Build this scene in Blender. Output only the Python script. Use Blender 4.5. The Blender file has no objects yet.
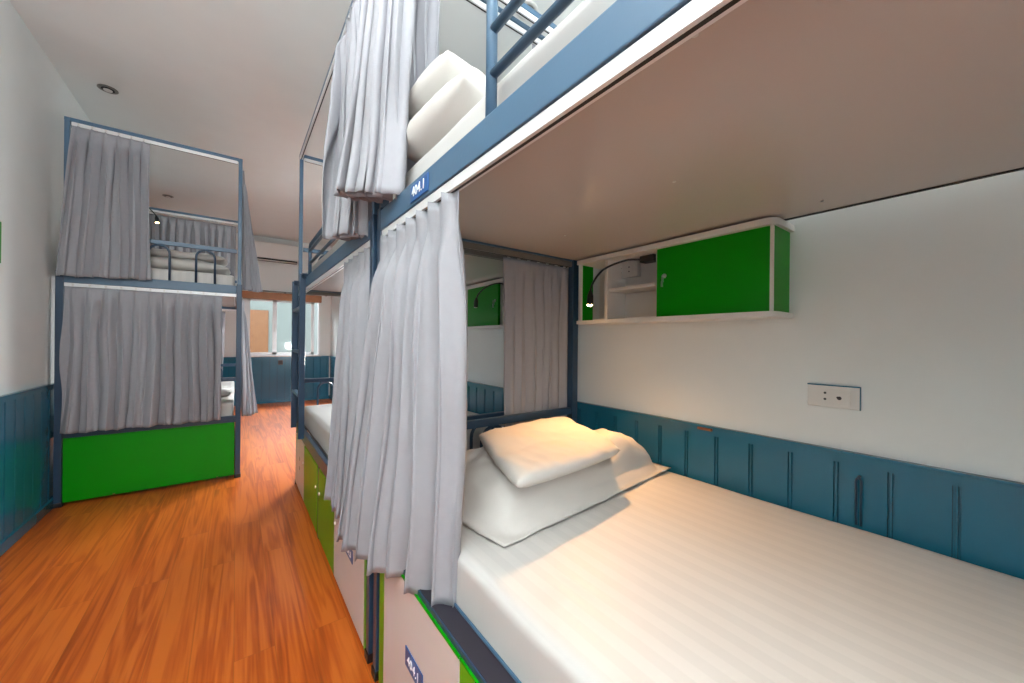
import bpy, bmesh, math, random
from mathutils import Vector, Matrix, noise
PI = math.pi
C = bpy.context.scene.collection
random.seed(7)

# ------------------------------------------------------------------ materials
def mat(name, col, rough=.5, metal=0, coat=0, bump=0, bscale=200, var=0, vscale=6, spec=.5, emit=None, estr=0, trans=0):
    m = bpy.data.materials.new(name); m.use_nodes = True
    nt = m.node_tree; N = nt.nodes; L = nt.links
    b = N['Principled BSDF']
    b.inputs['Base Color'].default_value = (*col, 1)
    b.inputs['Roughness'].default_value = rough
    b.inputs['Metallic'].default_value = metal
    b.inputs['Specular IOR Level'].default_value = spec
    b.inputs['Coat Weight'].default_value = coat
    b.inputs['Coat Roughness'].default_value = .08
    tc = N.new('ShaderNodeTexCoord')
    n = N.new('ShaderNodeTexNoise'); n.inputs['Scale'].default_value = vscale; n.inputs['Detail'].default_value = 4
    L.new(tc.outputs['Object'], n.inputs['Vector'])
    mx = N.new('ShaderNodeMix'); mx.data_type = 'RGBA'
    k = var if var else .03
    mx.inputs['A'].default_value = (*[c*(1-k) for c in col], 1)
    mx.inputs['B'].default_value = (*[min(1, c*(1+k)) for c in col], 1)
    L.new(n.outputs['Fac'], mx.inputs['Factor'])
    L.new(mx.outputs['Result'], b.inputs['Base Color'])
    if bump:
        n2 = N.new('ShaderNodeTexNoise'); n2.inputs['Scale'].default_value = bscale; n2.inputs['Detail'].default_value = 3
        L.new(tc.outputs['Object'], n2.inputs['Vector'])
        bp = N.new('ShaderNodeBump'); bp.inputs['Strength'].default_value = bump; bp.inputs['Distance'].default_value = .002
        L.new(n2.outputs['Fac'], bp.inputs['Height']); L.new(bp.outputs['Normal'], b.inputs['Normal'])
    if emit:
        b.inputs['Emission Color'].default_value = (*emit, 1); b.inputs['Emission Strength'].default_value = estr
    if trans:
        out = N['Material Output']; t = N.new('ShaderNodeBsdfTranslucent'); s = N.new('ShaderNodeMixShader')
        s.inputs['Fac'].default_value = trans
        L.new(mx.outputs['Result'], t.inputs['Color'])
        L.new(b.outputs[0], s.inputs[1]); L.new(t.outputs[0], s.inputs[2]); L.new(s.outputs[0], out.inputs['Surface'])
    return m

def wood_floor():
    m = bpy.data.materials.new('laminate_floor'); m.use_nodes = True
    nt = m.node_tree; N = nt.nodes; L = nt.links; b = N['Principled BSDF']
    tc = N.new('ShaderNodeTexCoord')
    sw = N.new('ShaderNodeMapping'); sw.inputs['Rotation'].default_value = (0, 0, PI/2)
    L.new(tc.outputs['Object'], sw.inputs['Vector'])
    br = N.new('ShaderNodeTexBrick'); br.offset = .37; br.inputs['Scale'].default_value = 1
    br.inputs['Brick Width'].default_value = 1.2; br.inputs['Row Height'].default_value = .125
    br.inputs['Mortar Size'].default_value = .0010; br.inputs['Mortar Smooth'].default_value = .3
    br.inputs['Color1'].default_value = (0, 0, 0, 1); br.inputs['Color2'].default_value = (1, 1, 1, 1); br.inputs['Mortar'].default_value = (.5, .5, .5, 1)
    L.new(sw.outputs[0], br.inputs['Vector'])
    # each plank shifts the grain
    sep = N.new('ShaderNodeSeparateXYZ'); L.new(tc.outputs['Object'], sep.inputs[0])
    ml = N.new('ShaderNodeMath'); ml.operation = 'MULTIPLY'; ml.inputs[1].default_value = 3.7
    L.new(br.outputs['Color'], ml.inputs[0])
    cb = N.new('ShaderNodeCombineXYZ')
    ax = N.new('ShaderNodeMath'); ax.operation = 'MULTIPLY'; ax.inputs[1].default_value = 14.0; L.new(sep.outputs['X'], ax.inputs[0])
    ay = N.new('ShaderNodeMath'); ay.operation = 'MULTIPLY'; ay.inputs[1].default_value = .75; L.new(sep.outputs['Y'], ay.inputs[0])
    ay2 = N.new('ShaderNodeMath'); ay2.operation = 'ADD'; L.new(ay.outputs[0], ay2.inputs[0]); L.new(ml.outputs[0], ay2.inputs[1])
    L.new(ax.outputs[0], cb.inputs[0]); L.new(ay2.outputs[0], cb.inputs[1]); L.new(ml.outputs[0], cb.inputs[2])
    n1 = N.new('ShaderNodeTexNoise'); n1.inputs['Scale'].default_value = 1.0; n1.inputs['Detail'].default_value = 2.5; n1.inputs['Distortion'].default_value = .6
    L.new(cb.outputs[0], n1.inputs['Vector'])
    # contour rings of the noise give cathedral grain
    r1 = N.new('ShaderNodeMath'); r1.operation = 'MULTIPLY'; r1.inputs[1].default_value = 34; L.new(n1.outputs['Fac'], r1.inputs[0])
    r2 = N.new('ShaderNodeMath'); r2.operation = 'SINE'; L.new(r1.outputs[0], r2.inputs[0])
    n2 = N.new('ShaderNodeTexNoise'); n2.inputs['Scale'].default_value = 1; n2.inputs['Detail'].default_value = 5
    mp = N.new('ShaderNodeMapping'); mp.inputs['Scale'].default_value = (110, 3.5, 1); L.new(tc.outputs['Object'], mp.inputs['Vector']); L.new(mp.outputs[0], n2.inputs['Vector'])
    n3 = N.new('ShaderNodeTexNoise'); n3.inputs['Scale'].default_value = .8; n3.inputs['Detail'].default_value = 2
    L.new(cb.outputs[0], n3.inputs['Vector'])
    a = N.new('ShaderNodeMath'); a.operation = 'MULTIPLY_ADD'; a.inputs[1].default_value = .17; L.new(r2.outputs[0], a.inputs[0]); L.new(n3.outputs['Fac'], a.inputs[2])
    a2 = N.new('ShaderNodeMath'); a2.operation = 'MULTIPLY_ADD'; a2.inputs[1].default_value = .62; L.new(n2.outputs['Fac'], a2.inputs[0]); L.new(a.outputs[0], a2.inputs[2])
    cr = N.new('ShaderNodeValToRGB'); e = cr.color_ramp.elements
    e[0].position = .42; e[0].color = (.30, .052, .006, 1); e[1].position = 1.06; e[1].color = (.58, .135, .016, 1)
    el = cr.color_ramp.elements.new(.72); el.color = (.47, .088, .009, 1)
    L.new(a2.outputs[0], cr.inputs[0])
    mx = N.new('ShaderNodeMix'); mx.data_type = 'RGBA'; L.new(br.outputs['Fac'], mx.inputs['Factor'])
    L.new(cr.outputs[0], mx.inputs['A']); mx.inputs['B'].default_value = (.36, .09, .012, 1)
    L.new(mx.outputs['Result'], b.inputs['Base Color'])
    b.inputs['Roughness'].default_value = .38; b.inputs['Specular IOR Level'].default_value = .3
    return m

def sheet_mat():
    m = mat('striped_white_sheet', (.80, .79, .77), rough=.6, bump=.06, bscale=500)
    nt = m.node_tree; N = nt.nodes; L = nt.links; b = N['Principled BSDF']
    tc = N.new('ShaderNodeTexCoord'); w = N.new('ShaderNodeTexWave'); w.wave_type = 'BANDS'; w.bands_direction = 'X'
    w.wave_profile = 'SIN'; w.inputs['Scale'].default_value = 6.2; L.new(tc.outputs['Object'], w.inputs['Vector'])
    cr = N.new('ShaderNodeValToRGB'); cr.color_ramp.elements[0].position = .42; cr.color_ramp.elements[1].position = .58
    cr.color_ramp.elements[0].color = (.57, .553, .53, 1); cr.color_ramp.elements[1].color = (.535, .52, .50, 1)
    L.new(w.outputs['Fac'], cr.inputs[0]); L.new(cr.outputs[0], b.inputs['Base Color'])
    mr = N.new('ShaderNodeMapRange'); mr.inputs['To Min'].default_value = .62; mr.inputs['To Max'].default_value = .45
    L.new(w.outputs['Fac'], mr.inputs['Value']); L.new(mr.outputs[0], b.inputs['Roughness'])
    return m

M = dict(
    wall=mat('white_wall_paint', (.72, .745, .735), .75, bump=.12, bscale=60),
    ceil=mat('ceiling_paint', (.74, .765, .755), .7, bump=.08, bscale=40),
    teal=mat('teal_gloss_paint', (.012, .122, .20), .19, bump=.10, bscale=14, var=.10, vscale=3),
    floor=wood_floor(),
    blue=mat('blue_steel_paint', (.058, .125, .205), .36, bump=.05, bscale=120, var=.08, vscale=4),
    navy=mat('dark_blue_steel_paint', (.017, .048, .095), .34, bump=.05, bscale=120),
    alu=mat('white_aluminium', (.74, .75, .76), .3, metal=.15),
    black=mat('black_plastic', (.012, .012, .013), .35),
    green=mat('green_laminate', (.0, .26, .0), .32, var=.04, spec=.25),
    lime=mat('lime_green_laminate', (.085, .34, .004), .38, var=.05),
    pink=mat('pale_laminate', (.66, .60, .57), .4, var=.03),
    board=mat('glossy_cream_board', (.50, .455, .42), .20, var=.02, vscale=2),
    shelfw=mat('white_shelf_board', (.70, .68, .65), .4),
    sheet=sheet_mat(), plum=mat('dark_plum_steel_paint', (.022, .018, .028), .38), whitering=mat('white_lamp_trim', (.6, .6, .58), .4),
    linen=mat('white_pillow_linen', (.56, .54, .51), .75, bump=.15, bscale=260),
    curtain=mat('grey_curtain_cloth', (.33, .335, .365), .85, bump=.35, bscale=700, var=.05, vscale=40, trans=.04),
    brown=mat('brown_wood', (.36, .15, .06), .5, var=.25, vscale=12),
    plastic=mat('white_plastic', (.66, .64, .61), .35),
    plate=mat('blue_plate', (.012, .085, .27), .3),
    letter=mat('white_lettering', (.8, .82, .85), .4),
    chrome=mat('brushed_metal', (.6, .6, .58), .3, metal=1),
    dark=mat('dark_slot', (.01, .01, .01), .6),
    nickel=mat('dull_nickel', (.24, .235, .22), .35, metal=.6),
    lampon=mat('lit_lamp', (1, .8, .5), .5, emit=(1, .62, .28), estr=45),
    rawwood=mat('bare_wood_chip', (.22, .08, .03), .8),
    outside=mat('outside_render', (.34, .38, .37), .8),
)
gm = bpy.data.materials.new('window_glass'); gm.use_nodes = True
gn = gm.node_tree.nodes; gl = gm.node_tree.links; gn.remove(gn['Principled BSDF'])
tr = gn.new('ShaderNodeBsdfTransparent'); tr.inputs[0].default_value = (.90, .92, .91, 1); gs = gn.new('ShaderNodeBsdfGlossy'); gs.inputs['Roughness'].default_value = .05
mxs = gn.new('ShaderNodeMixShader'); mxs.inputs[0].default_value = .012; gl.new(tr.outputs[0], mxs.inputs[1]); gl.new(gs.outputs[0], mxs.inputs[2]); gl.new(mxs.outputs[0], gn['Material Output'].inputs['Surface'])
M['glass'] = gm

# ------------------------------------------------------------------ helpers
def box(bm, a, b, bev=0):
    x0, y0, z0 = [min(p, q) for p, q in zip(a, b)]; x1, y1, z1 = [max(p, q) for p, q in zip(a, b)]
    vs = [bm.verts.new(p) for p in ((x0,y0,z0),(x1,y0,z0),(x1,y1,z0),(x0,y1,z0),(x0,y0,z1),(x1,y0,z1),(x1,y1,z1),(x0,y1,z1))]
    fs = [bm.faces.new([vs[i] for i in f]) for f in ((0,3,2,1),(4,5,6,7),(0,1,5,4),(1,2,6,5),(2,3,7,6),(3,0,4,7))]
    if bev:
        es = list({e for f in fs for e in f.edges})
        bmesh.ops.bevel(bm, geom=es, offset=bev, segments=2, affect='EDGES', profile=.6)

def tube(bm, pts, r, n=10, cap=True, rs=None):
    pts = [Vector(p) for p in pts]; rings = []
    t0 = (pts[1]-pts[0]).normalized()
    up = Vector((0,0,1)) if abs(t0.z) < .9 else Vector((1,0,0))
    nrm = (up - t0*up.dot(t0)).normalized()
    for i, p in enumerate(pts):
        t = (pts[min(i+1, len(pts)-1)] - pts[max(i-1, 0)]).normalized()
        nrm = (nrm - t*nrm.dot(t)).normalized(); bn = t.cross(nrm)
        rr = rs[i] if rs else r
        rings.append([bm.verts.new(p + nrm*math.cos(2*PI*k/n)*rr + bn*math.sin(2*PI*k/n)*rr) for k in range(n)])
    for a, b in zip(rings, rings[1:]):
        for k in range(n): bm.faces.new((a[k], a[(k+1) % n], b[(k+1) % n], b[k]))
    if cap: bm.faces.new(rings[0][::-1]); bm.faces.new(rings[-1])

def lathe(bm, c, prof, n=28, axis='z'):
    rings = []
    for r, h in prof:
        ring = []
        for k in range(n):
            a = 2*PI*k/n; p = (r*math.cos(a), r*math.sin(a), h)
            if axis == 'x': p = (h, p[0], p[1])
            ring.append(bm.verts.new(Vector(c)+Vector(p)))
        rings.append(ring)
    for a, b in zip(rings, rings[1:]):
        for k in range(n): bm.faces.new((a[k], a[(k+1) % n], b[(k+1) % n], b[k]))
    bm.faces.new(rings[0][::-1]); bm.faces.new(rings[-1])

def wloc(o):
    v = Vector((0,0,0))
    while o: v += o.location; o = o.parent
    return v

def obj(name, bm, m, parent=None, smooth=False, org=None, ang=None):
    """link bm (given in world coordinates) as one mesh object"""
    bmesh.ops.recalc_face_normals(bm, faces=bm.faces)
    base = wloc(parent) if parent else Vector(org if org else (0,0,0))
    bmesh.ops.translate(bm, verts=bm.verts, vec=-base)
    me = bpy.data.meshes.new(name); bm.to_mesh(me); bm.free()
    me.materials.append(M[m])
    if smooth:
        for p in me.polygons: p.use_smooth = True
        if ang: me.set_sharp_from_angle(angle=math.radians(ang))
    o = bpy.data.objects.new(name, me); C.objects.link(o)
    if parent: o.parent = parent
    else: o.location = base
    return o
def new(): return bmesh.new()
def bx(name, a, b, m, parent=None, bev=.002, org=None):
    bm = new(); box(bm, a, b, bev); return obj(name, bm, m, parent, org=org)
def tag(o, label=None, cat=None, group=None, kind=None):
    if label: o['label'] = label
    if cat: o['category'] = cat
    if group: o['group'] = group
    if kind: o['kind'] = kind
    return o
def thing(name, loc, label, cat, group=None):
    o = bpy.data.objects.new(name, None); C.objects.link(o); o.location = loc; o.empty_display_size = .1
    return tag(o, label, cat, group)
def lit(name, txt, size, m, parent, origin, right, up, depth=.0012):
    cu = bpy.data.curves.new(name, 'FONT'); cu.body = txt; cu.size = size; cu.extrude = depth; cu.align_x = 'CENTER'; cu.align_y = 'CENTER'; cu.offset = 0; cu.space_character = 1.08
    t = bpy.data.objects.new(name, cu); C.objects.link(t)
    dg = bpy.context.evaluated_depsgraph_get(); me = bpy.data.meshes.new_from_object(t.evaluated_get(dg))
    bpy.data.objects.remove(t)
    r, u = Vector(right), Vector(up); n = r.cross(u); o3 = Vector(origin)-wloc(parent)
    for v in me.vertices: v.co = o3 + r*v.co.x + u*v.co.y + n*v.co.z
    me.materials.clear(); me.materials.append(M[m])
    o = bpy.data.objects.new(name, me); C.objects.link(o); o.parent = parent
    return o

# ------------------------------------------------------------------ room shell
XL, XR, YB, YF, HC, HW = -1.005, 1.47, -2.3, 7.95, 2.965, .835
T = .1
tag(bx('floor', (XL-T, YB-T, -.1), (XR+T, YF+T, 0), 'floor', bev=0), kind='structure')
tag(bx('ceiling', (XL-T, YB-T, HC), (XR+T, YF+T, HC+T), 'ceil', bev=0), kind='structure')
tag(bx('wall_left', (XL-T, YB, 0), (XL, YF, HC), 'wall', bev=0), kind='structure')
tag(bx('wall_right', (XR, YB, 0), (XR+T, YF, HC), 'wall', bev=0), kind='structure')
WX0, WX1, WZ0, WZ1 = .10, 1.285, .83, 1.90
bm = new()
box(bm, (XL-T, YF, 0), (WX0, YF+T, HC)); box(bm, (WX1, YF, 0), (XR+T, YF+T, HC)); box(bm, (WX0, YF, 0), (WX1, YF+T, WZ0)); box(bm, (WX0, YF, WZ1), (WX1, YF+T, HC))
tag(obj('wall_far', bm, 'wall'), kind='structure')
bm = new(); BX0, BX1, BZ0, BZ1 = -.95, .30, .5, 2.7
box(bm, (XL-T, YB-T, 0), (BX0, YB, HC)); box(bm, (BX1, YB-T, 0), (XR+T, YB, HC)); box(bm, (BX0, YB-T, 0), (BX1, YB, BZ0)); box(bm, (BX0, YB-T, BZ1), (BX1, YB, HC))
tag(obj('wall_back', bm, 'wall'), kind='structure')

def wainscot(name, along, a0, a1, face, sgn, off=0, pitch=.1165):
    """tongue and groove boards: along 'y' on a wall at x=face, or 'x' on a wall at y=face; sgn = direction into the room"""
    bm = new(); p = []; g = .0035; d = .006; th = .012
    u = a0 - ((a0-off) % pitch)
    while u < a1:
        for s, h in ((0, th), (.001, th-.008), (.0045, th-.008), (.0055, th), (.0095, th), (.0105, th-.008), (.014, th-.008), (.015, th), (pitch-.0001, th)): p.append((u+s, h))
        u += pitch
    p = [(min(max(s, a0), a1), h) for s, h in p]
    rows = []
    for z in (.0, HW-.02):
        rows.append([bm.verts.new((face+sgn*h, s, z) if along == 'y' else (s, face+sgn*h, z)) for s, h in p])
    for i in range(len(p)-1):
        if abs(p[i+1][0]-p[i][0]) > 1e-6 or p[i+1][1] != p[i][1]:
            bm.faces.new((rows[0][i], rows[0][i+1], rows[1][i+1], rows[1][i]))
    if along == 'y': box(bm, (face, a0, HW-.036), (face+sgn*.017, a1, HW-.004)); box(bm, (face, a0, HW-.008), (face+sgn*.024, a1, HW), .002)
    else: box(bm, (a0, face, HW-.036), (a1, face+sgn*.017, HW-.004)); box(bm, (a0, face, HW-.008), (a1, face+sgn*.024, HW), .002)
    return tag(obj(name, bm, 'teal'), kind='structure')
wainscot('trim_1', 'y', YB, YF, XR, -1, off=.194)
wainscot('trim_2', 'y', YB, YF, XL, 1, off=.05)
wainscot('trim_3', 'x', XL+.026, XR-.026, YF, -1, off=.0)
bm = new(); box(bm, (XL, YB, 0), (XL+.026, YF, .065), .004); tag(obj('baseboard_left', bm, 'teal'), kind='structure')
bm = new(); box(bm, (XR-.026, YB, 0), (XR, YF, .065), .004); tag(obj('baseboard_right', bm, 'teal'), kind='structure')
bm = new(); box(bm, (XL+.026, YF-.022, 0), (XR-.026, YF, .05), .004); tag(obj('baseboard_far', bm, 'teal'), kind='structure')
# bare-wood chip in the cap of the right wainscot
bm = new(); box(bm, (XR-.0262, .68, HW-.018), (XR-.0165, .735, HW-.009), .002); o = obj('paint_chip', bm, 'rawwood'); o.parent = bpy.data.objects['trim_1']

# far window
w = bpy.data.objects.new('window_1', None); C.objects.link(w); w.location = (WX0, YF, WZ0); tag(w, kind='structure')
def frame(name, x0, x1, z0, z1, y, t, d, m, par):
    bm = new(); box(bm, (x0, y, z0), (x0+t, y+d, z1)); box(bm, (x1-t, y, z0), (x1, y+d, z1)); box(bm, (x0, y, z0), (x1, y+d, z0+t)); box(bm, (x0, y, z1-t), (x1, y+d, z1))
    return obj(name, bm, m, par)
frame('window_frame', WX0, WX1, WZ0, WZ1, YF-.012, .035, .07, 'alu', w)
for x0, x1, y in ((WX0+.03, .56, YF+.004), (.53, 1.18, YF+.02)):
    s = frame('window_sash', x0, x1, WZ0+.03, WZ1-.03, y, .05, .014, 'alu', w)
    bx('pane', (x0+.05, y+.004, WZ0+.08), (x1-.05, y+.009, WZ1-.08), 'glass', s, 0)
bx('window_handle', (.535, YF-.008, 1.28), (.555, YF+.004, 1.42), 'plastic', w, .003)
bx('window_sill', (WX0-.02, YF-.04, WZ0), (WX1+.02, YF, WZ0+.022), 'shelfw', w, .003)
o = bx('pelmet', (.02, YF-.10, 1.85), (1.29, YF, 1.975), 'brown', bev=.004, org=(.65, YF, 1.85)); tag(o, 'brown wooden pelmet board above the far sliding window', 'pelmet')
t = thing('curtain_rod', (0, YF-.06, 2.0), 'thin dark curtain rod running above the brown pelmet on the far wall', 'curtain rod')
bm = new(); tube(bm, ((-.1, YF-.06, 2.0), (1.44, YF-.06, 2.0)), .008); obj('rod', bm, 'nickel', t, True)
for x in (-.05, .7, 1.38): bx('bracket', (x-.01, YF-.065, 1.985), (x+.01, YF, 2.0), 'nickel', t)
# what stands outside the far window
o = bx('neighbour_wall', (-3, 11.0, -1), (6, 11.2, 6), 'outside', bev=0, org=(0, 11, 0)); tag(o, 'pale rendered wall of the building outside the far window', 'wall')
bx('wooden_shutter', (.05, 10.93, .6), (.62, 11.0, 1.85), 'brown', o, bev=.01)

# air conditioner on the far wall
t = thing('air_conditioner', (.5, YF, 2.55), 'long white wall air conditioner with dark slot, high on the far wall', 'air conditioner')
bm = new(); box(bm, (.05, YF-.2, 2.56), (.90, YF, 2.84), .02); obj('casing', bm, 'plastic', t)
bx('louver', (.08, YF-.195, 2.525), (.87, YF-.06, 2.56), 'dark', t)
bx('flap', (.09, YF-.20, 2.522), (.86, YF-.14, 2.53), 'plastic', t)
# sockets
def socket(loc, wd, ht, nrm, label, holes, m='plastic'):
    """plate centred at loc on a wall; nrm 'x-' or 'y-'"""
    t = thing('wall_socket', loc, label, 'socket')
    x, y, z = loc
    if nrm == 'x-':
        bx('plate', (x-.008, y-wd/2, z-ht/2), (x, y+wd/2, z+ht/2), m, t, .003)
        if x < XR-.02: bx('back_box', (x, y-wd/2, z-ht/2), (XR-.009, y+wd/2, z+ht/2), m, t, .003)
        bx('insert', (x-.0095, y-wd*.32, z-ht*.36), (x-.007, y+wd*.32, z+ht*.36), m, t, .001)
        for dy, dz, r in holes:
            bm = new(); lathe(bm, (x-.0102, y+dy, z+dz), ((r, 0), (r, .0012)), 12, 'x'); obj('hole', bm, 'dark', t)
        if ht < .069:  # wall colour brushed along two edges
            bx('painted_edge', (x-.0085, y-wd/2, z+ht/2-.002), (x, y+wd/2, z+ht/2+.0015), 'teal', t, 0); bx('painted_edge', (x-.0085, y-wd/2-.001, z-ht/2), (x, y-wd/2+.001, z+ht/2), 'teal', t, 0)
    else:
        bx('plate', (x-wd/2, y-.01, z-ht/2), (x+wd/2, y, z+ht/2), m, t, .003)
        bx('insert', (x-wd*.3, y-.0125, z-ht*.3), (x+wd*.3, y-.009, z+ht*.3), 'dark', t, .001)
    return t
socket((XR, .330, .992), .125, .068, 'x-', 'white two-gang wall socket on the right wall above the teal boards', ((.018, .010, .0035), (.018, -.009, .0035), (-.016, -.003, .0055), (-.016+.004, -.001, .003)))
socket((.64, YF-.012, .725), .075, .08, 'y-', 'small black socket on the teal boards under the far window', (), 'black')
# wire hook on the right wainscot
t = thing('wire_hook', (XR-.012, .266, .70), 'black wire loop hook hanging on the teal boards beside the near bed', 'hook')
bm = new(); pts = [(XR-.022, .259, .63)]+[(XR-.024, .266-.010*math.cos(a), .755+.012*math.sin(a)) for a in [PI*k/8 for k in range(8, -1, -1)]]
pts = [(XR-.022, .271, .63)]+[(XR-.024, .266+.0055*math.cos(PI*k/8), .757+.008*math.sin(PI*k/8)) for k in range(9)]+[(XR-.022, .261, .63)]
tube(bm, pts, .0028, 8); obj('loop', bm, 'navy', t, True)
bm = new(); lathe(bm, (XR-.024, .266, .768), ((.004, 0), (.004, .014)), 10, 'x'); obj('screw', bm, 'navy', t)
# little green board on left wall
t = thing('green_board', (XL, 3.19, 1.6), 'green board fixed to the left wall, only its edge in view', 'board')
bx('panel', (XL, 2.75, 1.53), (XL+.012, 3.15, 1.745), 'green', t); bx('edge_strip', (XL, 2.75, 1.745), (XL+.014, 3.152, 1.752), 'plastic', t)

# downlights
def downlight(x, y, label, r=.055, ring='nickel', refl='dark'):
    t = thing('downlight', (x, y, HC), label, 'ceiling light')
    bm = new(); n = 32; pr = ((r, 0), (r, -.004), (r-.006, -.007), (r-.018, -.005), (r-.022, .0), (r-.022, -.0005))
    lathe(bm, (x, y, HC), pr[:5], n); obj('trim_ring', bm, ring, t, True, ang=40)
    bm = new(); lathe(bm, (x, y, HC-.006), ((r-.020, .001), (r-.020, -.0015), (r-.026, -.003), (.010, -.003)), n); obj('reflector', bm, refl, t, True, ang=40)
    bm = new(); lathe(bm, (x, y, HC-.010), ((r-.030, .0), (r-.032, -.003), (.004, -.005)), n); obj('lamp_lens', bm, 'plastic', t, True, ang=40)
downlight(-.774, 3.954, 'round recessed downlight in the ceiling just above the far left bunk corner')
downlight(-.725, 6.454, 'round recessed downlight in the ceiling beyond the far left bunk')
downlight(1.26, 1.60, 'round recessed downlight in the ceiling above the near bunk head', r=.06, ring='whitering', refl='nickel')

# ------------------------------------------------------------------ cloth
def lerp(a, b, t): return a+(b-a)*t
def poly(pts, s):
    L = [0]
    for a, b in zip(pts, pts[1:]): L.append(L[-1]+math.dist(a, b))
    d = s*L[-1]
    for i in range(len(pts)-1):
        if d <= L[i+1] or i == len(pts)-2:
            f = (d-L[i])/max(1e-9, L[i+1]-L[i]); return [lerp(p, q, f) for p, q in zip(pts[i], pts[i+1])]

def curtain(label, top, bot, zt, zb, folds, at, ab, seed=0, group=None, flip=1, ease=1.0, hooks=True, tang=.25, thick=.002, hook_z=None, fold_w=None):
    """pinch-pleated curtain; top/bot: xy polylines; zt number or (z0,z1); zb number or (z0, z1)"""
    rnd = random.Random(seed); bm = new()
    ns, nt = folds*22, 46
    ph = [rnd.uniform(-.5, .5) for _ in range(folds+3)]; am = [rnd.uniform(.45, 1.45) for _ in range(folds+3)]
    if not isinstance(zt, tuple): zt = (zt, zt)
    if not isinstance(zb, tuple): zb = (zb, zb)
    G = []
    for j in range(nt+1):
        t = j/nt; row = []
        for i in range(ns+1):
            s = i/ns
            e = t**ease
            a = poly(top, s); b = poly(bot, s)
            p = Vector((lerp(a[0], b[0], e), lerp(a[1], b[1], e)))
            a2 = poly(top, min(1, s+.01)); b2 = poly(bot, min(1, s+.01)); a1 = poly(top, max(0, s-.01)); b1 = poly(bot, max(0, s-.01))
            tg = Vector((lerp(a2[0]-a1[0], b2[0]-b1[0], e), lerp(a2[1]-a1[1], b2[1]-b1[1], e))).normalized()
            nr = Vector((tg.y, -tg.x))*flip
            k = s*folds; ki = int(min(k, folds-1e-6)); f = k-ki
            amp = lerp(am[ki], am[ki+1], f*f*(3-2*f))
            drift = .42*noise.noise(Vector((k*.55, t*1.3, seed*1.7)))*min(1, t*2.5)
            phase = 2*PI*(k + drift + .30*lerp(ph[ki], ph[ki+1], f*f*(3-2*f))*min(1, t*3))
            # pinch pleat at the head: tight double ridge at f=.5
            g = math.exp(-((f-.5)/.10)**2)
            pin = g*(.7+.3*math.cos((f-.5)*2*PI/.085))
            wob = math.sin(phase+PI)*.5+.5
            low = (wob**.7*2-1)+.30*math.sin(2.63*phase+seed+ki*.0)*min(1, t*3)*(.5+noise.noise(Vector((k*.8, t*2, seed))))
            hd = max(0, 1-t/.16)
            w = hd*hd*(3-2*hd)
            dd = lerp(ab*low*amp, at*(pin*1.6-.3), w)
            dd *= lerp(1, .8+.2*t, 1)
            # slight drift of folds as they fall
            dd += .006*math.sin(5.1*t+ki*2.3+seed)*t
            tt = tang*ab*math.sin(2*phase)*min(1, t*2)*amp
            q = p+nr*dd+tg*tt
            z = lerp(lerp(zt[0], zt[1], s), lerp(zb[0], zb[1], s), t) + (-.004*hd if False else 0) + .004*math.sin(phase*.5)*t
            nz = noise.noise(Vector((s*folds*1.2+seed, t*4, seed*.7)))*.005*min(1, t*4)
            row.append(bm.verts.new((q.x+nr.x*nz, q.y+nr.y*nz, z)))
        G.append(row)
    for j in range(nt):
        for i in range(ns): bm.faces.new((G[j][i], G[j][i+1], G[j+1][i+1], G[j+1][i]))
    m0 = poly(top, .5); org = Vector((m0[0], m0[1], min(zb)))
    root = thing('curtain', org, label, 'curtain', group)
    o = obj('drape', bm, 'curtain', root, True)
    md = o.modifiers.new('thickness', 'SOLIDIFY'); md.thickness = thick; md.offset = 0
    if hooks:
        h0 = None
        for k in range(folds):
            s = (k+.5)/folds; a = poly(top, s); z = lerp(zt[0], zt[1], s)
            hz = hook_z if hook_z else .022
            if h0 is None:
                bm = new(); tube(bm, ((a[0], a[1], z+hz), (a[0], a[1], z-.03)), .0022, 6); box(bm, (a[0]-.005, a[1]-.005, z+hz-.010), (a[0]+.005, a[1]+.005, z+hz), .001)
                h0 = obj('hook', bm, 'plastic', root); base = Vector((a[0], a[1], z))
            else:
                h = h0.copy(); C.objects.link(h); h.parent = root; h.location = Vector((a[0], a[1], z))-base
    return root

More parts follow.
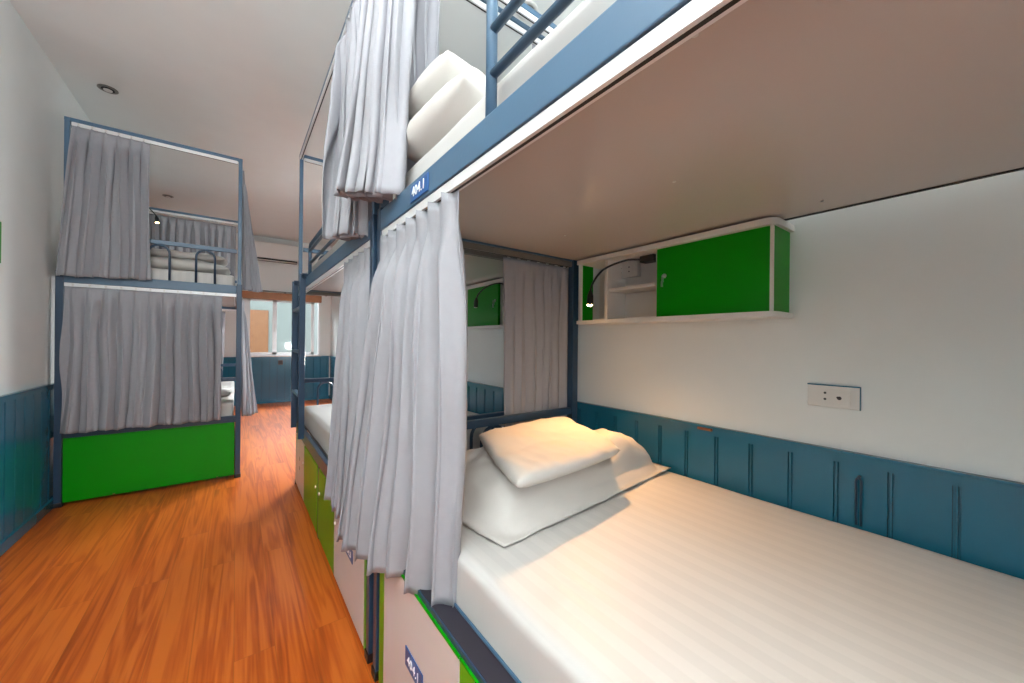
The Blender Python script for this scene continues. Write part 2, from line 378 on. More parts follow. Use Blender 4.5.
def pillow(name, label, cat, c, W, D, H, rot=(0,0,0), flange=0, ex=2.6, pw=.45, seed=0, wr=.012, sag=None, mt='linen', n=56, group=None, shear=0, floor=None):
    bm = new(); top = []; bot = []
    R = Matrix.Rotation(rot[2], 3, 'Z') @ Matrix.Rotation(rot[1], 3, 'Y') @ Matrix.Rotation(rot[0], 3, 'X')
    fu = 1+2*flange/W; fv = 1+2*flange/D
    for j in range(n+1):
        rt, rb = [], []
        for i in range(n+1):
            u = (i/n*2-1); v = (j/n*2-1)
            uu, vv = u*fu, v*fv
            k = max(0, 1-abs(uu)**ex)*max(0, 1-abs(vv)**ex); h = H/2*k**pw
            # corners pull in like a stuffed case
            x = shear*vv*D/2 + uu*W/2*(1-.05*vv*vv*(1 if not flange else .3)); y = vv*D/2*(1-.05*uu*uu*(1 if not flange else .3))
            f = min(1, k*3)
            q = Vector((x*7+seed, y*7, seed*3.1)); wz = noise.noise(q)*wr*f + noise.noise(q*2.7)*wr*.45*f
            crease = -abs(noise.noise(Vector((x*16+seed*5, y*4, 3))))*wr*.8*f
            edge = noise.noise(Vector((x*10, y*10, seed+9)))*.006*(1-f) if flange else 0
            zt_ = h+wz+crease+edge; zb_ = -h*.85+edge-.002
            p = Vector((x, y, zt_)); pb = Vector((x, y, zb_))
            if sag: p.z += sag(x, y); pb.z += sag(x, y)
            P, Q = R@p+Vector(c), R@pb+Vector(c)
            if floor:
                wv = .004+.005*noise.noise(Vector((P.x*14, P.y*14, seed)))
                P.z = max(P.z, floor+.005+max(0, wv)); Q.z = min(max(Q.z, floor+.001), P.z-.002)
            rt.append(bm.verts.new(P))
            rb.append(rt[-1] if i in (0, n) or j in (0, n) else bm.verts.new(Q))
        top.append(rt); bot.append(rb)
    for j in range(n):
        for i in range(n):
            bm.faces.new((top[j][i], top[j][i+1], top[j+1][i+1], top[j+1][i]))
            try: bm.faces.new((bot[j][i], bot[j+1][i], bot[j+1][i+1], bot[j][i+1]))
            except ValueError: pass
    o = obj(name, bm, mt, smooth=True, org=c)
    return tag(o, label, cat, group)

def mattress(label, x0, x1, y0, y1, z0, z1, seed=0):
    """rounded, sheet-wrapped mattress with gentle hollows"""
    bm = new(); box(bm, (x0, y0, z0), (x1, y1, z1))
    bmesh.ops.bevel(bm, geom=[e for e in bm.edges if max(v.co.z for v in e.verts) > z1-1e-4], offset=.03, segments=4, affect='EDGES', profile=.6)
    root = thing('mattress', ((x0+x1)/2, (y0+y1)/2, z0), label, 'mattress')
    # dense top grid for wrinkles
    bmesh.ops.subdivide_edges(bm, edges=[e for e in bm.edges if e.calc_length() > .3], cuts=40, use_grid_fill=True)
    for v in bm.verts:
        x, y, z = v.co
        f = max(0, min(1, (z-z0)/(z1-z0)))
        v.co.z += f*(.004*noise.noise(Vector((x*3+seed, y*3, 0)))+.0025*noise.noise(Vector((x*9+seed, y*5, 2))))
        v.co.x += .003*noise.noise(Vector((x*5, y*6+seed, z*9)))
    bmesh.ops.triangulate(bm, faces=[f for f in bm.faces if len(f.verts) > 4])
    obj('sheet', bm, 'sheet', root, True, ang=50)
    return root

# ------------------------------------------------------------------ bunk frames
TW = .036
def bunk(name, label, xa, xw, y0, y1, zl, zu=(1.52, 1.587), zt=2.62, arches_lo=True, ladder=None, guard=None, plate=None, centre=True, tracks=('aisle', 'y0', 'y1'), board_x=None, ez=0, cin=0,  group='bunk beds', matl='blue', yarch=(0, 1)):
    s = 1 if xw > xa else -1          # direction from aisle to wall
    root = thing(name, ((xa+xw)/2, (y0+y1)/2, 0), label, 'bunk bed', group)
    def bar(n, x0, x1, ya, yb, za, zb, m=matl, bev=.003): return bx(n, (x0, ya, za), (x1, yb, zb), m, root, bev)
    for xx in (xa, xw-s*TW):
        for yy in (y0, y1-TW):
            bar('post', xx, xx+s*TW, yy, yy+TW, .03, zu[1]+.012, 'navy')
            bar('foot_cap', xx-s*.004, xx+s*(TW+.004), yy-.004, yy+TW+.004, 0, .03, 'black')
            c = .005; k = -s*cin if xx != xa else 0; bar('canopy_post', xx+s*(c)+k, xx+s*(TW-c)+k, yy+c, yy+TW-c, zu[1]+.012, zt-.012)
    for (za, zb), nm in ((zl, 'lower'), (zu, 'upper')):
        mm = 'navy' if nm == 'lower' else matl
        zw = .044 if nm == 'upper' else 0; ze = ez if nm == 'upper' else 0
        bar(nm+'_side_rail', xa, xa+s*.028, y0+TW, y1-TW, za, zb, mm); bar(nm+'_side_rail', xw-s*.028, xw, y0+TW, y1-TW, za+zw, zb, mm)
        bar(nm+'_end_rail', xa+s*TW, xw-s*TW, y0+.002, y0+.03, za+ze, zb, mm); bar(nm+'_end_rail', xa+s*TW, xw-s*TW, y1-.03, y1-.002, za+ze, zb, mm)
    # canopy
    c = .004; q = .024
    for xx in (xa+s*c, xw-s*(c+q+cin)):
        bar('canopy_rail', xx, xx+s*q, y0+.005, y1-.005, zt-.014, zt+.010)
    for yy in (y0+c, y1-c-q):
        bar('canopy_rail', xa+s*(c+q), xw-s*(c+q+cin), yy, yy+q, zt-.014, zt+.010)
    # bed boards
    bxo = board_x if board_x else xw-s*.03
    bar('bed_board', xa+s*.055, bxo, y0+.032, y1-.032, 1.548, 1.562, 'board', .001)
    bar('gap_shade_strip', bxo-.002, bxo+.008, y0+.032, y1-.032, 1.545, 1.562, 'dark', 0)  # dark strip standing in for the shaded gap between board and wall
    bar('bed_board', xa+s*.05, xw-s*.03, y0+.032, y1-.032, zl[1]-.03, zl[1]-.012, 'board', .001)
    # tracks: white aluminium channel with a dark slot
    def track(x0, x1, ya, yb, z, n='curtain_track', m='alu'):
        tr = bx(n, (x0, ya, z), (x1, yb, z+.024), m, root, .001)
        if abs(x1-x0) > abs(yb-ya): bx('slot', (x0+.002, (ya+yb)/2-.003, z-.0008), (x1-.002, (ya+yb)/2+.003, z+.0005), 'dark', tr, 0)
        else: bx('slot', ((x0+x1)/2-.003, ya+.002, z-.0008), ((x0+x1)/2+.003, yb-.002, z+.0005), 'dark', tr, 0)
    for z in (zu[0]-.026, zt-.040):
        if 'aisle' in tracks: track(xa+s*.004, xa+s*.024, y0+TW+.002, y1-TW-.002, z)
        e = ez if z < 2 else 0; mt = 'nickel' if e else 'alu'
        if 'y0' in tracks: track(xa+s*(TW+.002), xw-s*(TW+.002+(cin if z > 2 else 0)), y0+.006, y0+.026, z+e, m=mt)
        if 'y1' in tracks: track(xa+s*(TW+.002), xw-s*(TW+.002), y1-.026, y1-.006, z+e, m=mt)
    # thin lip inside the near track
    bar('inner_lip', xa+s*.038, xa+s*.050, y0+TW, y1-TW, zu[0]+.012, zu[0]+.03, 'board', .001)
    # headboards at both ends, lower and upper
    def head(y, zbar, zbase):
        hb = bx('headboard_bar', (xa+s*TW, y, zbar-.032), (xw-s*TW, y+.026, zbar), 'navy' if zbar < 1.5 else matl, root, .004)
        a0, a1 = min(xa, xw)+.06, max(xa, xw)-.06; n = 3; pitch = .27; a0 = (a0+a1)/2-1.5*pitch
        for k in range(n):
            cx = a0+pitch*(k+.5); r = .058; top = zbar-.036
            pts = [(cx-r, y+.013, zbase), (cx-r, y+.013, top-r)]+[(cx-r*math.cos(PI*j/10), y+.013, top-r+r*math.sin(PI*j/10)) for j in range(1, 10)]+[(cx+r, y+.013, top-r), (cx+r, y+.013, zbase)]
            bm = new(); tube(bm, pts, .0075, 8); obj('arch', bm, 'navy', hb, True)
    for y in (y0+.004, y1-.030):
        head(y, .832, zl[1]-.005); head(y, 1.885, zu[1]-.005)
    if centre:
        ym = centre if isinstance(centre, float) else (y0+y1)/2
        bar('centre_leg', xa, xa+s*.03, ym-.017, ym+.017, 0.0, zl[0], 'navy')
    if guard:
        ya, yb, top = guard; bm = new(); x = xa+s*.016
        for yy in (ya, yb):
            pass
        pts = [(x, yb, zu[1]-.01), (x, yb, top-.04)]+[(x, yb-.04*(1-math.cos(PI/2*k/5)), top-.04+.04*math.sin(PI/2*k/5)) for k in range(1, 6)]
        pts += [(x, ya+.04*(1-math.cos(PI/2*k/5)), top-.04+.04*math.sin(PI/2*k/5)) for k in range(5, 0, -1)]+[(x, ya, top-.04), (x, ya, zu[1]-.01)]
        tube(bm, pts, .0115, 10)
        g = obj('guard_rail', bm, matl, root, True)
        for z in (1.675, 1.763):
            bm = new(); tube(bm, ((x, ya, z), (x, yb, z)), .0095, 10); obj('guard_bar', bm, matl, g, True)
    if ladder:
        ya, yb, za, zb = ladder; x = xa-s*.030
        lad = bx('ladder', (x-s*.012, ya, za), (x+s*.026, ya+.024, zb), 'navy', root, .003)
        bx('stile', (x-s*.012, yb-.024, za), (x+s*.026, yb, zb), 'navy', lad, .003)
        for z in (.74, 1.05, 1.36):
            bx('rung', (x-s*.008, ya+.02, z), (x+s*.022, yb-.02, z+.022), 'blue', lad, .003)
        for yy in (ya, yb-.024): bx('ladder_hook', (x, yy, zb-.03), (xa+s*.01, yy+.024, zb+.008), 'navy', lad, .002)
    if plate:
        txt, yc, zc, wd, ht = plate; bmx = new(); box(bmx, (xa-s*.004, yc-wd/2, zc-ht/2), (xa, yc+wd/2, zc+ht/2), .0015)
        p = obj('number_plate', bmx, 'plate', root); lit('lettering', txt, ht*.80, 'letter', p, (xa-s*.0045, yc, zc), (0, -s, 0), (0, 0, 1))
    return root

A0, A1, B0, B1 = -.78, 1.31, 1.36, 3.42
bA = bunk('bunk_bed', 'near blue steel bunk bed on the right, guard rail and plate 404.1', .385, 1.345, A0, A1, (.44, .50), centre=.25, guard=(-.7, .62, 1.88), plate=('404.1', .938, 1.551, .118, .046), board_x=1.40, ez=.022)
bB = bunk('bunk_bed', 'blue steel bunk bed with a ladder, behind the near one on the right', .385, 1.345, B0, B1, (.415, .488), centre=2.398, ladder=(2.93, 3.37, .46, 1.60), guard=(1.5, 2.90, 1.80), board_x=1.40, ez=.022)
bC = bunk('bunk_bed', 'blue steel bunk bed against the left wall, green panel at its end', .03, -.982, 3.82, 5.90, (.462, .515), guard=(3.95, 5.2, 1.84), zt=2.632, cin=.026)
# green end and side panels of C
bx('green_end_panel', (-.944, 3.835, .022), (-.010, 3.850, .460), 'green', bC, .002)
bx('green_side_panel', (.008, 3.86, .022), (.022, 5.86, .460), 'green', bC, .002)
bm = new()
for x in (-.70, -.12): lathe(bm, (x, 3.833, .026), ((.006, 0), (.006, .006)), 10)
obj('panel_clip', bm, 'brown', bC)
# screws in the board above the near bed
for x, y in ((.47, .247), (.86, .50), (.98, 1.0), (1.30, .32)):
    bm = new(); lathe(bm, (x, y, 1.5485), ((.0028, 0), (.0045, -.0025), (.002, -.003)), 12); obj('board_screw', bm, 'chrome', bA)
# wide inner flange of the near lower rail
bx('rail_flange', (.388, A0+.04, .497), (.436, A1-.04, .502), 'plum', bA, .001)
bx('rail_lip', (.432, A0+.04, .502), (.437, A1-.04, .508), 'blue', bA, .001)

# ------------------------------------------------------------------ under-bed cabinets
def cabinet(label, ya, yb, order, ztop, xf, split, plate=None, strip=.014, near=.006, holes=False):
    """two-door locker under the bed, doors facing the aisle"""
    root = thing('storage_cabinet', (xf+.3, (ya+yb)/2, 0), label, 'storage cabinet', 'lockers under the right bunks')
    bm = new(); z1 = min(ztop-.01, .408)
    box(bm, (xf+.032, ya, .0), (1.25, yb, z1), .002); obj('carcass', bm, 'pink', root)
    bx('edge_strip', (xf+.001, yb-strip, .012), (xf+.032, yb, ztop), 'lime', root, .001)
    bx('edge_strip', (xf+.001, ya, .012), (xf+.032, ya+near, z1), 'lime', root, .001)
    segs = ((ya+near+.001, split-.002), (split+.002, yb-strip-.001))
    for (p, q), m in zip(segs, order):
        d = bx('door', (xf, p, .02), (xf+.018, q, ztop), m, root, .001)
        if m == 'pink': tag(d, 'pale door')
        else: tag(d, 'green door')
        if ztop > .45: bx('green_top_edging', (xf-.001, p, ztop-.005), (xf+.019, q, ztop+.0005), 'green', d, .0005)
        yl = p+.03 if (m == 'pink') == (p > ya+.1) else q-.03
        bm = new(); lathe(bm, (xf-.006, yl, ztop-.13), ((.008, 0), (.009, .003), (.009, .007)), 16, 'x'); obj('lock', bm, 'chrome', d, True, ang=40)
        if holes and m == 'pink':
            for z in (.26, .19):
                bm = new(); lathe(bm, (xf-.0012, (p+q)/2, z), ((.016, 0), (.016, .002)), 16, 'x'); obj('vent_hole', bm, 'nickel', d)
        if plate and m == 'pink':
            txt, yc, zc = plate; pl = bx('number_plate', (xf-.003, yc-.058, zc-.026), (xf, yc+.058, zc+.026), 'plate', d, .0015)
            lit('lettering', txt, .034, 'letter', pl, (xf-.0035, yc, zc), (0, -1, 0), (0, 0, 1))
    return root
cabinet('near locker with plate 404.1 under the near bed, next to its head posts', .27, 1.232, ('lime', 'pink'), .485, .381, .69, ('404.1', .932, .288), strip=.048)
cabinet('locker under the foot half of the near bed, mostly below the frame', -.74, .235, ('pink', 'lime'), .485, .381, -.25)
cabinet('locker under the ladder bunk beside the near bunk, half hidden by curtain', 1.40, 2.378, ('pink', 'lime'), .408, .383, 1.945, ('404.3', 1.64, .27), near=.022)
cabinet('far locker under the ladder bunk, its pale door beside the ladder', 2.418, 3.40, ('lime', 'pink'), .408, .383, 2.945, holes=True)

# ------------------------------------------------------------------ wall shelves with green door
def wall_shelf(label, y0, y1, mir, X=1.33):
    """mir=False: open bay at y1 side, door at y0 side"""
    root = thing('wall_cabinet', ((X+XR)/2, (y0+y1)/2, 1.24), label, 'wall cabinet')
    Y = (lambda v: v) if not mir else (lambda v: y0+y1-v)
    def b(n, x0, ya, z0, x1, yb, z1, m, par=root, bev=.0015): return bx(n, (x0, Y(ya), z0), (x1, Y(yb), z1), m, par, bev)
    for nm, z0, z1 in (('bottom_board', 1.236, 1.252), ('top_board', 1.520, 1.540)):
        bm = new(); r = .03; yn = y0-.012
        pts = [(X-.02, y1), (XR-.001, y1), (XR-.001, yn)]+[(X-.02+r-r*math.sin(PI/2*k/6), yn+r-r*math.cos(PI/2*k/6)) for k in range(7)]
        pts = [(x, Y(y)) for x, y in pts]
        lo = [bm.verts.new((x, y, z0)) for x, y in pts]; hi = [bm.verts.new((x, y, z1)) for x, y in pts]
        bm.faces.new(lo); bm.faces.new(hi[::-1])
        for k in range(len(pts)): bm.faces.new((lo[k], lo[(k+1) % len(pts)], hi[(k+1) % len(pts)], hi[k]))
        obj(nm, bm, 'shelfw', root)
    b('back_panel', XR-.008, y0+.01, 1.252, XR-.001, y1-.01, 1.52, 'shelfw')
    b('side_panel', X+.004, y0, 1.252, XR-.001, y0+.014, 1.52, 'green')
    b('side_panel', X+.006, y1-.014, 1.252, XR-.06, y1, 1.52, 'green')
    b('edge_strip', X, y1-.014, 1.252, X+.006, y1, 1.52, 'shelfw'); b('edge_strip', X-.001, y0-.001, 1.252, X+.004, y0+.010, 1.52, 'shelfw')
    b('divider', X+.004, y1-.165, 1.252, XR-.008, y1-.148, 1.52, 'shelfw')
    b('divider', X+.018, y0+.40, 1.252, XR-.008, y0+.413, 1.52, 'shelfw')
    b('inner_shelf', X+.012, y0+.413, 1.378, XR-.008, y1-.165, 1.392, 'shelfw')
    d = b('door', X, y0+.010, 1.253, X+.016, y0+.398, 1.519, 'green')
    yl = Y(y0+.365); bm = new(); lathe(bm, (X-.005, yl, 1.41), ((.007, 0), (.009, .002), (.009, .006)), 16, 'x'); l = obj('lock', bm, 'chrome', d, True, ang=40)
    bm = new(); box(bm, (X-.018, yl-.001, 1.385), (X-.005, yl+.001, 1.41), .0005); box(bm, (X-.022, yl-.0012, 1.366), (X-.010, yl+.0012, 1.388), .0008); obj('key', bm, 'chrome', l)
    return root
wall_shelf('green-doored wall cabinet above the near bed, key in its lock', .445, 1.253, False)
wall_shelf('green-doored wall cabinet seen through the opening past the near bed head', 1.542, 2.35, True)
socket((XR-.030, 1.068, 1.484), .13, .07, 'x-', 'white double socket inside the open bay of the near wall cabinet', ((.022, .010, .0032), (.022, -.010, .0032), (-.022, .010, .0032), (-.022, -.010, .0032)))

def lamp(label, basebox, path, head_dir, power=0, lit_=True):
    a, b = basebox
    root = thing('reading_lamp', [(p+q)/2 for p, q in zip(a, b)], label, 'reading lamp', 'black gooseneck reading lamps')
    bx('lamp_base', a, b, 'black', root, .006)
    # smooth the neck
    P = [Vector(p) for p in path]; pts = []
    for i in range(len(P)-1):
        p0 = P[max(0, i-1)]; p1 = P[i]; p2 = P[i+1]; p3 = P[min(len(P)-1, i+2)]
        for k in range(6):
            t = k/6; pts.append(.5*((2*p1)+(p2-p0)*t+(2*p0-5*p1+4*p2-p3)*t*t+(3*p1-p0-3*p2+p3)*t**3))
    pts.append(P[-1]); bm = new(); tube(bm, pts, .0045, 8); obj('gooseneck', bm, 'black', root, True)
    d = Vector(head_dir).normalized(); e = P[-1]
    bm = new(); L = .052; tube(bm, [e-d*.008, e+d*.004, e+d*.012, e+d*L], .013, 18, rs=[.007, .010, .0135, .0145]); h = obj('lamp_head', bm, 'black', root, True, ang=50)
    bm = new(); tube(bm, [e+d*(L-.001), e+d*(L+.003), e+d*(L+.006)], .01, 16, rs=[.0115, .0115, .006]); bl = obj('bulb', bm, 'lampon' if lit_ else 'plastic', h, True)
    if power:
        ld = bpy.data.lights.new('reading_light', 'SPOT'); ld.energy = power; ld.spot_size = 1.95; ld.spot_blend = 1.0; ld.color = (1, .52, .20); ld.shadow_soft_size = .025
        lo = bpy.data.objects.new('reading_light', ld); C.objects.link(lo); lo.parent = root; lo.location = (e+d*(L+.022))-root.location; lo.rotation_euler = (-.42, .42, 0) if power > 5 else (0, 0, 0)
    return root
lamp('lit black gooseneck reading lamp hanging from the near wall cabinet', ((1.375, .885, 1.490), (1.42, .955, 1.519)),
     ((1.38, .955, 1.506), (1.335, 1.00, 1.502), (1.28, 1.065, 1.468), (1.245, 1.095, 1.41), (1.235, 1.101, 1.365)), (-.05, .0, -1), power=30)
lamp('unlit black gooseneck lamp on the cabinet beyond the near bed head', ((1.36, 1.84, 1.478), (1.42, 1.90, 1.519)),
     ((1.365, 1.90, 1.50), (1.32, 1.93, 1.515), (1.28, 2.0, 1.50), (1.26, 2.07, 1.46), (1.258, 2.10, 1.425)), (0, .12, -1), lit_=False)
lamp('lit gooseneck lamp glowing inside the upper left bunk', ((XL, 4.56, 2.30), (XL+.05, 4.64, 2.38)),
     ((XL+.05, 4.6, 2.35), (-.82, 4.6, 2.39), (-.68, 4.6, 2.34), (-.61, 4.6, 2.27), (-.592, 4.6, 2.24)), (.1, 0, -1), power=5)

# ------------------------------------------------------------------ bedding
mattress('mattress with striped white sheet on the lower near bed', .4385, 1.44, A0+.05, 1.255, .502, .628, 1)
mattress('white-sheeted mattress on the upper deck of the near bunk', .432, 1.38, A0+.05, 1.26, 1.563, 1.70, 2)
mattress('white-sheeted mattress on the lower deck of the ladder bunk', .432, 1.44, B0+.05, B1-.05, .478, .62, 3)
mattress('white-sheeted mattress on the upper deck of the ladder bunk', .432, 1.38, B0+.05, B1-.05, 1.563, 1.69, 4)
mattress('white-sheeted mattress on the lower deck of the left bunk', -.99, -.02, 3.87, 5.85, .505, .62, 5)
mattress('white-sheeted mattress on the upper deck of the left bunk', -.96, -.02, 3.87, 5.85, 1.563, 1.68, 6)

pillow('pillow', 'plump white pillow with flanged edge at the near bed head', 'pillow', (.965, 1.045, .700), .82, .40, .175, rot=(-.03, 0, .09), flange=.052, ex=4.2, pw=.34, seed=3, wr=.030, floor=.629,
       sag=lambda x, y: -.072*max(0, (abs(x)/.42)**6*.6) - .072*max(0, (abs(y)/.22)**5*.6))
pillow('folded_blanket', 'flat folded cream-white blanket lying on the near bed pillow', 'blanket', (.905, 1.005, .785), .52, .43, .055, rot=(.06, .0, .10), ex=10, pw=.5, seed=8, wr=.009, shear=.42)
pillow('pillow', 'white pillow leaning at the head of the upper near bed', 'pillow', (.66, 1.03, 1.79), .50, .40, .20, rot=(-.12, .0, .12), ex=2.6, pw=.5, seed=11, wr=.04)
pillow('folded_blanket', 'folded white blanket heaped on the pillow of the upper near bed', 'blanket', (.64, 1.11, 1.905), .42, .28, .14, rot=(-.25, .16, .15), ex=3.2, pw=.55, seed=15, wr=.04)
pillow('pillow', 'white pillow glimpsed at the head of the ladder bunk lower deck', 'pillow', (.95, 1.70, .675), .72, .42, .13, flange=.03, seed=21, sag=lambda x, y: -.03*((abs(x)/.36)**6*.6+(abs(y)/.21)**5*.6))
pillow('pillow', 'white pillow under the folded blanket on the upper left bunk', 'pillow', (-.42, 4.14, 1.735), .74, .44, .13, seed=25, wr=.015)
pillow('folded_blanket', 'cream folded blanket stacked on the pillow of the upper left bunk', 'blanket', (-.40, 4.16, 1.82), .66, .40, .07, ex=7, pw=.5, seed=28, wr=.008)
pillow('pillow', 'white pillow on the lower deck of the left bunk, beside its curtain', 'pillow', (-.40, 4.16, .675), .74, .44, .13, seed=33, wr=.015)

# ------------------------------------------------------------------ curtains
g = None
curtain('long grey curtain hanging in front of the near bed, below plate 404.1', [(.396, .75), (.396, 1.27)], [(.430, .80), (.405, .90), (.35, 1.15), (.33, 1.44)], 1.492, (.50, .43), 7, .020, .031, seed=2, flip=-1, tang=.35)
curtain('grey curtain below the ladder bunk deck, left of the long near curtain', [(.396, 1.40), (.396, 1.80)], [(.36, 1.44), (.34, 1.86)], 1.492, (.46, .43), 5, .018, .030, seed=5, flip=-1, tang=.35)
curtain('gathered grey curtain hanging outside the upper near bunk by its pillow', [(.396, 1.06), (.396, 1.27)], [(.37, 1.09), (.345, 1.19), (.32, 1.28), (.295, 1.37)], 2.578, (1.575, 1.64), 6, .020, .048, seed=9, flip=-1, tang=.45)
curtain('gathered grey curtain on the upper ladder bunk, behind the near gathered one', [(.396, 1.41), (.396, 1.80)], [(.385, 1.42), (.355, 1.52), (.345, 1.72)], 2.578, (1.53, 1.58), 6, .020, .048, seed=12, flip=-1, tang=.5)
curtain('grey curtain at the head end of the upper near bunk, behind the pillow', [(.43, 1.295), (.60, 1.295)], [(.43, 1.285), (.60, 1.285)], 2.578, 1.72, 4, .012, .018, seed=14)
curtain('dark grey curtain across the head end of the lower near bed', [(.935, 1.334), (1.335, 1.334)], [(.945, 1.334), (1.33, 1.334)], 1.520, .62, 7, .007, .012, seed=17, tang=.5, hook_z=.01)
curtain('added grey curtain, unseen, keeping light out at the lower near bed foot', [(.44, A0+.012), (1.42, A0+.012)], [(.44, A0+.012), (1.42, A0+.012)], 1.515, .30, 12, .010, .014, seed=16, hook_z=.008)  # curtain added out of view to darken the bunk inside
curtain('short grey curtain piece hanging under the canopy rail above the near bed', [(1.12, 1.375), (1.30, 1.375)], [(1.12, 1.375), (1.30, 1.375)], 2.57, 1.72, 3, .010, .014, seed=19)
curtain('closed grey curtain across the lower end of the left bunk', [(-.935, 3.800), (-.10, 3.800)], [(-.945, 3.772), (-.10, 3.772)], 1.49, (.50, .50), 11, .016, .023, seed=23, flip=1, tang=.2)
curtain('half-drawn grey curtain across the upper end of the left bunk', [(-.915, 3.812), (-.53, 3.812)], [(-.975, 3.79), (-.80, 3.785), (-.515, 3.80)], 2.585, (1.555, 1.575), 6, .020, .034, seed=27, flip=1, tang=.4)
curtain('bunched grey curtain on the upper aisle side of the left bunk', [(.022, 3.88), (.028, 4.10)], [(.045, 3.86), (.12, 3.98), (.155, 4.16)], 2.575, (1.56, 1.58), 5, .014, .026, seed=31, flip=1, tang=.4)
curtain('bunched grey curtain on the lower aisle side of the left bunk', [(.022, 3.88), (.035, 4.10)], [(.045, 3.88), (.10, 4.0), (.145, 4.14)], 1.49, (.49, .47), 5, .012, .022, seed=37, flip=1, tang=.4)
curtain('grey curtain at the far end of the upper left bunk, seen through it', [(-.91, 5.91), (-.02, 5.91)], [(-.91, 5.91), (-.02, 5.91)], 2.575, 1.72, 12, .012, .020, seed=41)
curtain('grey curtain at the far end of the lower left bunk', [(-.91, 5.91), (-.12, 5.91)], [(-.91, 5.91), (-.14, 5.91)], 1.49, .52, 10, .012, .020, seed=43)

# ------------------------------------------------------------------ light
w = bpy.data.worlds.new('sky'); bpy.context.scene.world = w; w.use_nodes = True
bgn = w.node_tree.nodes['Background']; bgn.inputs[0].default_value = (.95, .97, 1, 1); bgn.inputs[1].default_value = 1.0
# back window added behind the camera, unseen, to let in daylight
wb = bpy.data.objects.new('added_window_2', None); C.objects.link(wb); wb.location = (-.3, YB, BZ0); tag(wb, kind='structure')
frame('window_frame', BX0, BX1, BZ0, BZ1, YB-.06, .05, .06, 'alu', wb)
bx('mullion', (-.35, YB-.06, BZ0+.05), (-.30, YB-.01, BZ1-.05), 'alu', wb)
def area(name, loc, rot, sx, sy, e, col, par=None):
    l = bpy.data.lights.new(name, 'AREA'); l.shape = 'RECTANGLE'; l.size = sx; l.size_y = sy; l.energy = e; l.color = col
    o = bpy.data.objects.new(name, l); C.objects.link(o); o.location = loc; o.rotation_euler = rot
    return o
area('added_window_light', (-.32, YB-.12, 1.6), (PI/2, 0, 0), 1.2, 2.1, 30, (.97, .99, 1))  # light of the added back window
area('far_window_daylight', (.7, YF+1.3, 2.95), (-PI/2+.34, 0, 0), 2.2, 1.2, 420, (.86, .94, 1))
def uplighter(x, y, e, label, h=1.75):  # unseen floor lamp added to bounce fill light off the ceiling
    t = thing('added_uplighter', (x, y, 0), label, 'floor lamp')
    bm = new(); lathe(bm, (x, y, 0), ((.13, 0), (.13, .012), (.02, .025)), 28); obj('base', bm, 'black', t, True, ang=40)
    bm = new(); lathe(bm, (x, y, .02), ((.011, 0), (.011, h-.02)), 14); obj('pole', bm, 'black', t, True, ang=40)
    bm = new(); n = 28
    prof = ((.02, h-.01), (.09, h+.03), (.14, h+.10), (.137, h+.10), (.088, h+.036), (.02, h+.002))
    lathe(bm, (x, y, 0), prof, n); obj('bowl', bm, 'alu', t, True, ang=40)
    l = bpy.data.lights.new('fill_uplight', 'AREA'); l.shape = 'DISK'; l.size = .2; l.energy = e; l.color = (.96, .99, 1)
    o = bpy.data.objects.new('fill_uplight', l); C.objects.link(o); o.parent = t; o.location = (0, 0, h+.09); o.rotation_euler = (PI, 0, 0)
uplighter(-.35, -.75, 165, 'added black floor uplighter for fill light, unseen behind the viewpoint')
# pendant globe added above the camera, out of view, for fill light
M['globe'] = mat('fill_pendant_globe', (.9, .9, .88), .5, emit=(1, .985, .96), estr=40)
M['diff'] = mat('fill_lamp_diffuser', (.9, .9, .88), .5, emit=(.96, .99, 1), estr=5)
t = thing('added_pendant', (-.50, .70, HC), 'added white globe lamp on a short rod, unseen above the viewpoint', 'pendant lamp')
bm = new(); lathe(bm, (-.50, .70, HC), ((.05, 0), (.05, -.02), (.008, -.03), (.008, -.12)), 24); obj('ceiling_rose', bm, 'alu', t, True, ang=40)
bm = new(); bmesh.ops.create_icosphere(bm, subdivisions=4, radius=.10); bmesh.ops.translate(bm, verts=bm.verts, vec=(-.50, .70, HC-.21)); obj('globe', bm, 'globe', t, True)
t = thing('added_globe_lamp', (1.12, 4.40, 0), 'added opal globe lamp for fill light, hidden behind the ladder bunk', 'floor lamp')  # lamp added behind the curtains to light the ladder bunk inside
bm = new(); lathe(bm, (1.12, 4.40, 0), ((.12, 0), (.12, .012), (.018, .025), (.010, .03), (.010, .87), (.03, .89)), 24); obj('stand', bm, 'black', t, True, ang=40)
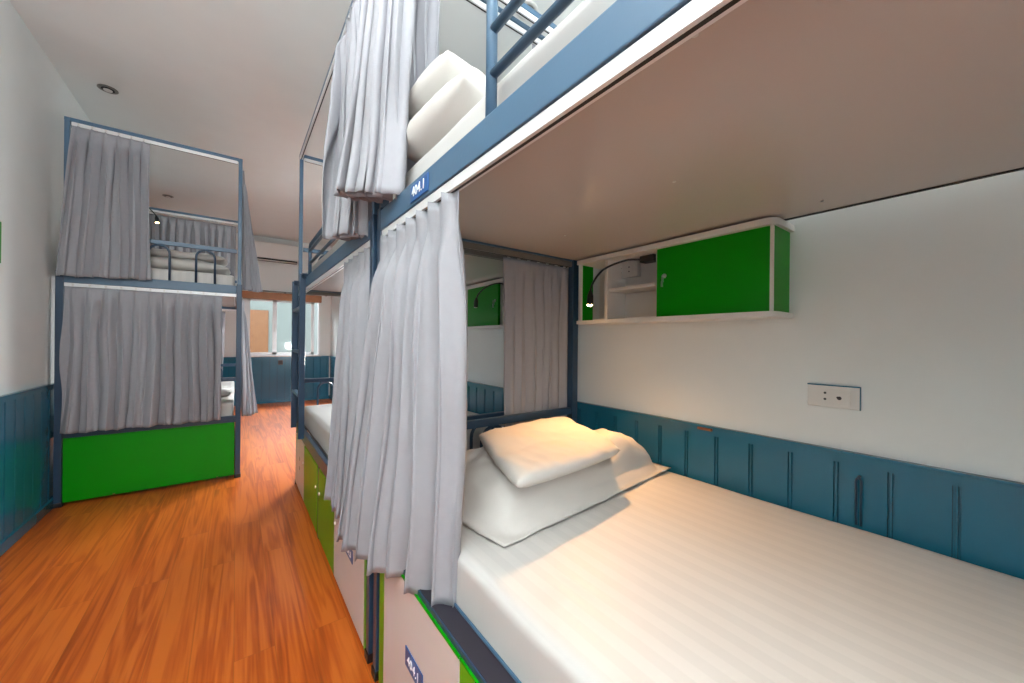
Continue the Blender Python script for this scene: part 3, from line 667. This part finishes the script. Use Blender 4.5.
M['globe2'] = mat('fill_floor_globe', (.9, .9, .88), .5, emit=(.95, .98, 1), estr=170)
bm = new(); bmesh.ops.create_icosphere(bm, subdivisions=4, radius=.10); bmesh.ops.translate(bm, verts=bm.verts, vec=(1.12, 4.40, .98)); obj('globe', bm, 'globe2', t, True)
bm = new(); lathe(bm, (1.12, 4.40, 0), ((.17, 1.06), (.12, 1.12), (.03, 1.15), (.02, 1.149), (.115, 1.115), (.165, 1.058)), 28); obj('shade', bm, 'alu', t, True, ang=40)  # cap added to keep the globe's light off the ceiling
t = thing('added_ceiling_lamp', (1.1, 4.9, HC), 'added round flush lamp for fill light, hidden behind the gathered curtains', 'ceiling lamp')  # lamp added out of sight to brighten the far end
bm = new(); lathe(bm, (1.1, 4.9, HC), ((.19, 0), (.19, -.02), (.18, -.03)), 32); obj('rim', bm, 'alu', t, True, ang=40)
bm = new(); lathe(bm, (1.1, 4.9, HC-.02), ((.178, 0), (.178, -.03), (.14, -.05), (.05, -.06)), 32); obj('diffuser', bm, 'diff', t, True)
area('added_ceiling_light', (1.1, 4.9, HC-.085), (0, 0, 0), .3, .3, 32, (.92, .98, 1)).data.spread = math.radians(115)

# ------------------------------------------------------------------ camera
F, PSI, ROLL, H = 372., math.atan2(275, 372), math.radians(.6), 1.15
cd = bpy.data.cameras.new('camera'); cam = bpy.data.objects.new('camera', cd); C.objects.link(cam)
cd.sensor_width = 36; cd.lens = F/1024*36; cd.clip_start = .02
R0 = Vector((math.cos(PSI), -math.sin(PSI), 0)); U0 = Vector((0, 0, 1)); FW = Vector((math.sin(PSI), math.cos(PSI), 0))
c, s = math.cos(ROLL), math.sin(ROLL); R_ = R0*c+U0*s; U_ = -R0*s+U0*c
mw = Matrix((R_, U_, -FW)).transposed().to_4x4(); mw.translation = Vector((0, 0, H)); cam.matrix_world = mw
sc = bpy.context.scene; sc.camera = cam
sc.view_settings.view_transform = 'Standard'; sc.view_settings.look = 'None'; sc.view_settings.gamma = 1
sc.view_settings.exposure = 0.14
try: sc.view_settings.use_curve_mapping = False
except Exception: pass
